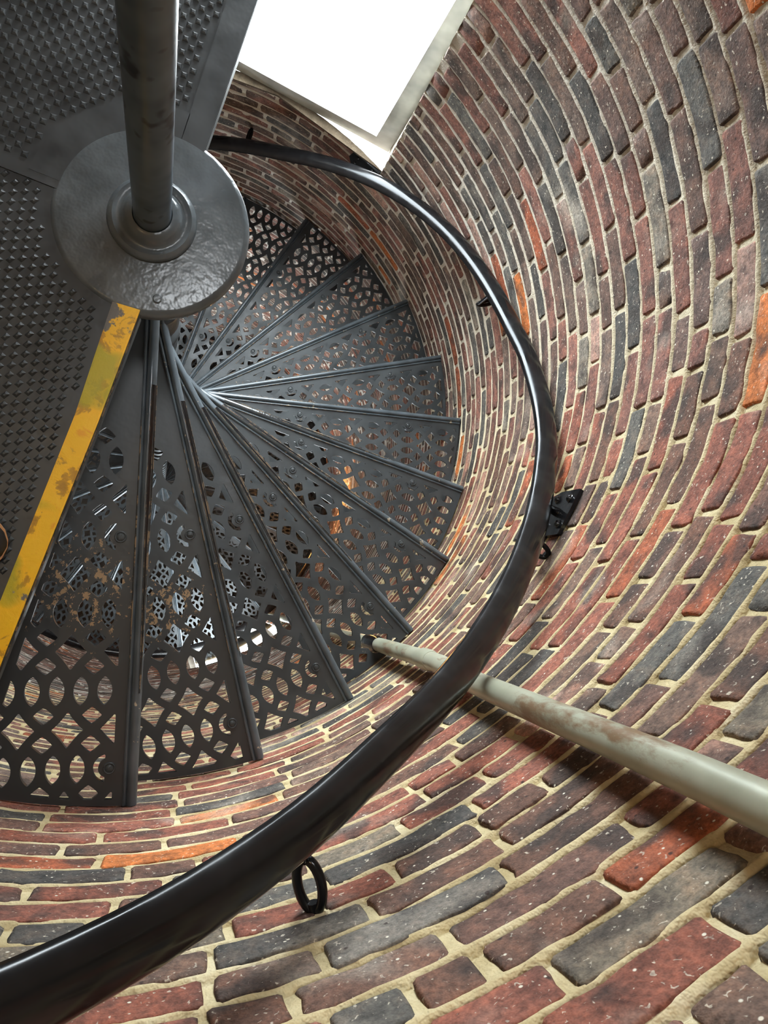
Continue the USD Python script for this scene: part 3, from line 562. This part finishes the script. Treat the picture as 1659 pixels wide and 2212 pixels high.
def tread(i, lower=False):
    z = -i * H; a = i * DA; u = np.array([math.cos(a), math.sin(a), 0]); bk = np.array([math.sin(a), -math.cos(a), 0]); up = np.array([0, 0, 1.0])
    Rz = float(R(z)) - 0.006
    wallc = Point(0, 0).buffer(Rz, 96)
    xe = Rz + 0.02
    body = Polygon([(0.035, -0.008), (xe, -0.008), (xe, xe * TAN + 0.026), (0.035, 0.035 * TAN + 0.024)]).intersection(wallc)
    zone = Polygon([(0.30, 0.027), (xe, 0.027), (xe, xe * TAN + 0.004), (0.30, 0.30 * TAN + 0.004)]).intersection(Point(0, 0).buffer(Rz - 0.012, 96))
    cut = [h_.intersection(zone) for h_ in ALLH if h_.centroid.x < xe and h_.centroid.x > 0.305]
    cut = [c_.buffer(-0.001).buffer(0.001) for c_ in cut if c_.area > 6e-5]
    # bore for the pipe
    pz = math.radians(PIPE_AZ)
    for k in range(3):
        pr = float(R(z)) - PIPE_OFF; q = np.array([pr * math.cos(pz), pr * math.sin(pz), 0]); qx, qy = q @ u, q @ bk
        if qx > 0 and -0.03 < qy < qx * TAN + 0.08: cut.append(Point(qx, qy).buffer(0.031, 12))
        break
    plate = body.difference(unary_union(cut)) if cut else body
    if plate.geom_type != 'Polygon': plate = max(plate.geoms, key=lambda g_: g_.area)
    T_ = lambda mm: place(mm, u, -bk, up, np.array([0, 0, z]))
    flip = lambda poly: affinity.scale(poly, 1, -1, origin=(0, 0))
    lab = dict(label=f'{ORD[i-1]} perforated iron tread down from the yellow-edged landing', cat='stair tread', group='perforated treads of the winding stair') if not lower else dict(label='dark iron tread of the lower flight, seen only through the holes of upper treads', cat='stair tread', group='treads of the lower flight')
    t = thing('stair_tread', (0, 0, z), **lab)
    part(t, 'tread_plate', T_(extrude(flip(plate), -0.011, 0.0)), M['chip1'] if i == 1 else M['chip2'] if i == 2 else M['iron'])
    # nosing bead: rounded lip swept along the front edge
    prof = [(0.0105, -0.001), (0.0100, 0.0035), (0.0075, 0.0050), (0.0050, 0.0038), (0.0030, 0.0008), (0.0010, 0.0040), (-0.0025, 0.0078), (-0.0070, 0.0085), (-0.012, 0.0062), (-0.0160, 0.0015), (-0.0170, -0.006), (-0.0155, -0.014), (-0.010, -0.020), (-0.004, -0.022), (0.004, -0.020), (0.010, -0.011)]
    xs = np.linspace(0.05, math.sqrt(Rz * Rz - 0.017 ** 2), 16)
    rings = [np.array([[x_, -py, pz_] for py, pz_ in prof]) for x_ in xs]
    part(t, 'nosing', T_(loft(rings)), M['nosing'], smooth=50)
    w0, w1 = 0.25 + 0.1 * rng.random(), min(Rz - 0.12, 0.80 + 0.12 * rng.random())
    xw = np.linspace(w0, w1, 24)
    if not lower:
        wz = np.concatenate([np.linspace(0.0012, 0.0026, 12), np.linspace(0.0026, 0.0012, 12)])
        part(t, 'worn_edge', T_(cat([tube([(x_, 0.0140, 0.0040) for x_ in xw], wz * 0.9, 5), tube([(x_, -0.0088, 0.0042) for x_ in xw], wz * 0.7, 5)])), M['worn'])
        for bx, by in BOSS:
            if 0.3 < bx < Rz - 0.03:
                sc = lathe([(0, 0.0), (0.0118, 0.0), (0.0118, 0.0022), (0.0105, 0.0034), (0.0085, 0.0030), (0.0078, 0.0022), (0.0070, 0.0030), (0.0045, 0.0042), (0, 0.0044)], (bx, -by, 0), 20)
                ang = 0.7 + 1.9 * i
                sl = boxm((-0.0055, -0.0007, 0.0040), (0.0055, 0.0007, 0.0049)); sl.apply_transform(trimesh.transformations.rotation_matrix(ang, [0, 0, 1])); sl.apply_translation([bx, -by, 0])
                part(t, 'boss_screw', T_(cat([sc, sl])), M['iron'], smooth=35)
    if i <= 6:   # bare dark wear on the front of the lip, widening towards the column, with primer showing along its edges
        x0_, x1_ = 0.24, 0.87 - 0.02 * (i % 3)
        A_, B_, C_ = np.array([-0.0075, 0.0096]), np.array([-0.0176, 0.0006]), np.array([-0.0125, 0.0072])
        rr_ = []; ea_, eb_ = [], []
        for x_ in np.linspace(x0_, x1_, 20):
            k_ = (x1_ - x_) / (x1_ - x0_); k_ = min(1.0, k_ * 1.5) ** 0.8
            a_, b_ = C_ + (A_ - C_) * k_, C_ + (B_ - C_) * k_; m_ = (a_ + b_) / 2 + np.array([-0.0009, 0.0009]) * k_
            rr_.append(np.array([[x_, -a_[0], a_[1]], [x_, -m_[0], m_[1]], [x_, -b_[0], b_[1]], [x_, -C_[0] - 0.004, C_[1] - 0.006]]))
            ea_.append((x_, -a_[0], a_[1])); eb_.append((x_, -b_[0], b_[1]))
        part(t, 'worn_strip', T_(loft(rr_)), M['plate'])
        part(t, 'worn_edge', T_(cat([tube(ea_, 0.0009, 5), tube(eb_, 0.0011, 5)])), M['worn'])
    hubc = lathe([(0.0465, -H * 0.62), (0.060, -H * 0.62), (0.060, -0.012), (0.064, -0.010), (0.064, 0.004), (0.060, 0.007), (0.0465, 0.007), (0.0465, -H * 0.62)], (0, 0, z), 32)
    part(t, 'hub_collar', hubc, M['iron'], smooth=40)
for i in range(1, 13): tread(i)
for i in range(13, 40): tread(i, True)

# ------------------------------------------------------------------ handrail
RAIL = [(17.05, .105), (26.1, .114), (38.7, .127), (49.9, .121), (86.0, .068), (89.5, .060), (98.6, .054), (105.7, .054), (113.1, .062), (134.5, .052), (140.7, .055), (149.9, .066), (161.3, .090), (173.0, .112)]
RC, SL = 0.955, H / DA
def rail_pt(azd_, off_):
    z = RC - SL * math.radians(azd_); return wallpt(azd_, z, off_)
ctrl = [(-26, .10), (-10, .10), (3, .10)] + RAIL + [(187.5, .105), (200, .09)]
ca = np.array([c_[0] for c_ in ctrl]); co = np.array([c_[1] for c_ in ctrl])
from scipy.interpolate import PchipInterpolator
fo = PchipInterpolator(ca, co)
aa = np.concatenate([np.arange(-26, 200, 2.0), np.arange(200, 600, 6.0)])
rp = np.array([rail_pt(a_, float(fo(a_)) if a_ < 200 else .09) for a_ in aa])
# straight run between the two bends, as the photo shows a kink
i0, i1 = np.argmin(abs(aa - 56)), np.argmin(abs(aa - 86))
def rail_section(P, i):
    T = P[min(i + 1, len(P) - 1)] - P[max(i - 1, 0)]; T /= np.linalg.norm(T)
    rad = np.array([P[i][0], P[i][1], 0]); rad /= np.linalg.norm(rad)
    x = rad - T * (rad @ T); x /= np.linalg.norm(x); y = np.cross(T, x); y = y if y[2] > 0 else -y
    prof = [(-0.0295, -0.010), (-0.0300, -0.004), (-0.0285, 0.0015), (-0.0240, 0.0070), (-0.017, 0.0120), (-0.008, 0.0160), (0.004, 0.0175), (0.015, 0.0155), (0.023, 0.0115), (0.0285, 0.0050), (0.0300, -0.003), (0.0295, -0.010), (0.026, -0.0135), (0.015, -0.0150), (-0.015, -0.0150), (-0.026, -0.0135)]
    return np.array([P[i] + x * px + y * py for px, py in prof])
hr = thing('handrail', tuple(rail_pt(17, .105)), label='black painted iron handrail spiralling down along the brick wall', cat='handrail')
part(hr, 'rail', loft([rail_section(rp, i) for i in range(len(rp))]), M['black'], smooth=40)
def eye(azd_, zc, off_r, name='bracket_ring', L=0.034, W=0.0155, tr=0.0062, tilt=35):
    """oval iron loop that ties the rail to the wall"""
    a = math.radians(azd_); rad = np.array([math.cos(a), math.sin(a), 0]); tan = np.array([-math.sin(a), math.cos(a), 0]); up = np.array([0, 0, 1.0])
    ti = math.radians(tilt); ax2 = tan * math.cos(ti) + up * math.sin(ti)
    hl = min(0.031, off_r * 0.5); r_mid = float(R(zc)) - hl - 0.004
    c_ = rad * r_mid + up * zc
    th_ = np.linspace(0, 2 * np.pi, 28, endpoint=False)
    loop = tube([c_ + rad * math.cos(t_) * hl + ax2 * math.sin(t_) * W for t_ in th_], tr, 10, closed=True)
    arm = tube([c_ - rad * (hl - 0.002), rail_pt(azd_, off_r - 0.004) - up * 0.004], tr * 0.9, 10)
    stem = tube([rad * (float(R(zc)) - 0.014) + up * zc, rad * (float(R(zc)) + 0.012) + up * zc], tr * 1.15, 10)
    part(hr, name, cat([loop, arm, stem]), M['black'], smooth=40)
for azd_, zc in ((28.2, 0.464), (73.7, -0.272), (120.5, -1.075), (179.3, -1.90)):
    eye(azd_, zc, float(fo(azd_)) + 0.004, W=0.007 if azd_ > 100 else 0.0155)
def chart_plate(pts, thick, proud=0.004):
    """flat plate given by (azimuth, height) corners on the wall"""
    Q = np.array([wallpt(a_, z_, proud) for a_, z_ in pts]); c_ = Q.mean(0)
    n_ = np.array([-c_[0], -c_[1], 0]); n_ /= np.linalg.norm(n_); n_ = n_ + np.array([0, 0, TAP * -1.0]); n_ /= np.linalg.norm(n_)
    up = np.array([0, 0, 1.0]); x = np.cross(up, n_); x /= np.linalg.norm(x); y = np.cross(n_, x)
    pl = Polygon([((q - c_) @ x, (q - c_) @ y) for q in Q]).buffer(0.003, 4)
    return place(extrude(pl, 0, thick), x, y, n_, c_), (x, y, n_, c_)
def dome(p0, n_, r_):
    x = np.cross(n_, [0, 0, 1.0]); x /= np.linalg.norm(x); y = np.cross(n_, x)
    return place(lathe([(0, 0), (r_ * 1.25, 0), (r_ * 1.25, r_ * 0.3), (r_, r_ * 0.45), (r_ * 0.85, r_ * 0.95), (r_ * 0.4, r_ * 1.2), (0, r_ * 1.25)], n=14), x, y, n_, p0)
WALLPLATE1 = [(82.9, -0.246), (83.0, -0.350), (82.2, -0.412), (78.0, -0.408), (76.7, -0.355), (76.8, -0.262)]
pm, fr = chart_plate(WALLPLATE1, 0.010)
wpl = part(hr, 'wall_plate', pm, M['plate'])
for (ba, bz) in ((82.0, -0.352), (81.8, -0.279), (78.2, -0.357), (78.1, -0.281)):
    part(wpl, 'bolt', dome(wallpt(ba, bz, 0.013), fr[2], 0.0095), M['plate'], smooth=40)
part(hr, 'bracket_arm', tube([wallpt(80.0, -0.322, 0.008), wallpt(80.0, -0.326, 0.035), rail_pt(79.8, float(fo(79.8))) + np.array([0, 0, -0.012])], [0.013, 0.010, 0.010], 12), M['plate'], smooth=40)
pm, fr = chart_plate([(159.0, -1.478), (153.4, -1.476), (153.4, -1.51), (156.5, -1.60), (158.9, -1.59), (159.7, -1.55)], 0.012)
wpl = part(hr, 'wall_plate', pm, M['plate'])
for (ba, bz) in ((158.2, -1.505), (158.4, -1.56), (154.6, -1.495)):
    part(wpl, 'bolt', dome(wallpt(ba, bz, 0.013), fr[2], 0.007), M['black'], smooth=40)
part(hr, 'bracket_arm', tube([wallpt(149.2, -1.42, -0.01), wallpt(149.3, -1.44, 0.02), rail_pt(149.4, float(fo(149.4)))], [0.009, 0.011, 0.009], 10), M['black'], smooth=40)

# ------------------------------------------------------------------ pipe up the wall
pp = thing('conduit_pipe', tuple(wallpt(54, ZLO + 0.02, 0.05)), label='pale grey-green vertical pipe with rust streaks on the brick wall', cat='pipe')
PA = [(54.0, ZLO + 0.02), (54.0, -3.0), (54.0, -1.14), (53.7, -0.3), (52.6, 0.0), (51.7, 0.37), (51.1, 0.62), (50.6, 0.78), (50.4, 0.82), (49.6, 1.4), (49.0, 2.6)]
zz_ = np.array([p_[1] for p_ in PA]); fa = PchipInterpolator(zz_, [p_[0] for p_ in PA])
zs = np.concatenate([np.linspace(ZLO + 0.02, -1.3, 20), np.linspace(-1.2, 2.6, 40)])
part(pp, 'pipe', tube([wallpt(float(fa(z)), z, PIPE_OFF - 0.004) for z in zs], 0.0217, 20), M['pipe'], smooth=40)
for zc in (-0.36, ):
    part(pp, 'coupling', tube([wallpt(float(fa(z)), z, PIPE_OFF - 0.004) for z in np.linspace(zc - 0.05, zc + 0.05, 5)], [0.0225, 0.0255, 0.0255, 0.0255, 0.0225], 20), M['pipe'], smooth=40)
part(pp, 'sleeve', tube([wallpt(54.0, z, PIPE_OFF - 0.004) for z in (-1.06, -0.94, -0.90)], [0.0265, 0.0265, 0.0225], 20), M['plate'], smooth=40, label='dark rubber sleeve around the pipe')

# ------------------------------------------------------------------ shoe on the landing (toe at the left edge of the view)
def shoe():
    tip = np.array([0.592, -0.046, 0.0045]); d = np.array([-0.22, 0.975, 0]); d /= np.linalg.norm(d); s = np.array([d[1], -d[0], 0]); up = np.array([0, 0, 1.0])
    st = [(0.0, 0.004), (0.006, 0.020), (0.018, 0.034), (0.04, 0.044), (0.08, 0.050), (0.12, 0.047), (0.17, 0.038), (0.22, 0.036), (0.26, 0.034), (0.282, 0.024), (0.288, 0.006)]
    ht = [0.016, 0.030, 0.040, 0.048, 0.056, 0.072, 0.092, 0.104, 0.108, 0.104, 0.09]
    body, sole, welt = [], [], []
    for (l, w), h_ in zip(st, ht):
        c_ = tip - d * l
        t_ = np.linspace(0, np.pi, 12)
        body.append(np.array([c_ + s * w * 0.93 * math.cos(q) + up * (0.016 + (h_ - 0.016) * math.sin(q) ** 0.7) for q in t_]))
        rect = lambda ww, z0_, z1_: np.array([c_ + s * ww + up * z0_, c_ + s * ww + up * z1_, c_ - s * ww + up * z1_, c_ - s * ww + up * z0_])
        sole.append(rect(w, 0.0, 0.011)); welt.append(rect(w + 0.003, 0.011, 0.0165))
    return loft(body), loft(sole), loft(welt), tip
b_, s_, w_, tip = shoe()
sh = thing('shoe', (tip[0], tip[1], 0.0045), label='black shoe toe with tan welt on the landing at the left edge', cat='shoe')
part(sh, 'upper', b_, M['shoe'], smooth=50); part(sh, 'sole', s_, M['shoe']); part(sh, 'welt', w_, M['welt'], label='tan stitched welt')

# ------------------------------------------------------------------ lamps
def bulkhead(azd_, z, power, color, m_, label, r_=0.055):
    p0 = wallpt(azd_, z, 0.0); n_ = np.array([-p0[0], -p0[1], 0]); n_ /= np.linalg.norm(n_)
    t = thing('bulkhead_lamp', tuple(p0), label=label, cat='lamp')
    x = np.cross(n_, [0, 0, 1.0]); y = np.cross(n_, x)
    part(t, 'base', place(lathe([(0, -0.002), (0.085, -0.002), (0.085, 0.02), (0.07, 0.03), (0, 0.03)], n=28), x, y, n_, p0 + n_ * 0.006), M['iron'], smooth=35)
    bm = trimesh.creation.icosphere(2, r_); bm.apply_translation(p0 + n_ * (0.036 + r_))
    part(t, 'globe', bm, m_, smooth=True)
    l = UsdLux.SphereLight.Define(stage, t + '/lamp_light'); l.CreateRadiusAttr(r_ + 0.004); l.CreateIntensityAttr(power); l.CreateColorAttr(Gf.Vec3f(*color))
    l.AddTranslateOp().Set(Gf.Vec3d(*map(float, n_ * (0.036 + r_))))
bulkhead(101, -5.55, LAMP_DOWN * 12, (1.0, 0.44, 0.10), M['bulb'], 'glowing orange wall lamp far below, seen through the treads')
bulkhead(-35, 2.15, LAMP_UP * 12, (1.0, 0.74, 0.43), M['bulbup'], 'warm wall lamp high above the landing, out of view')
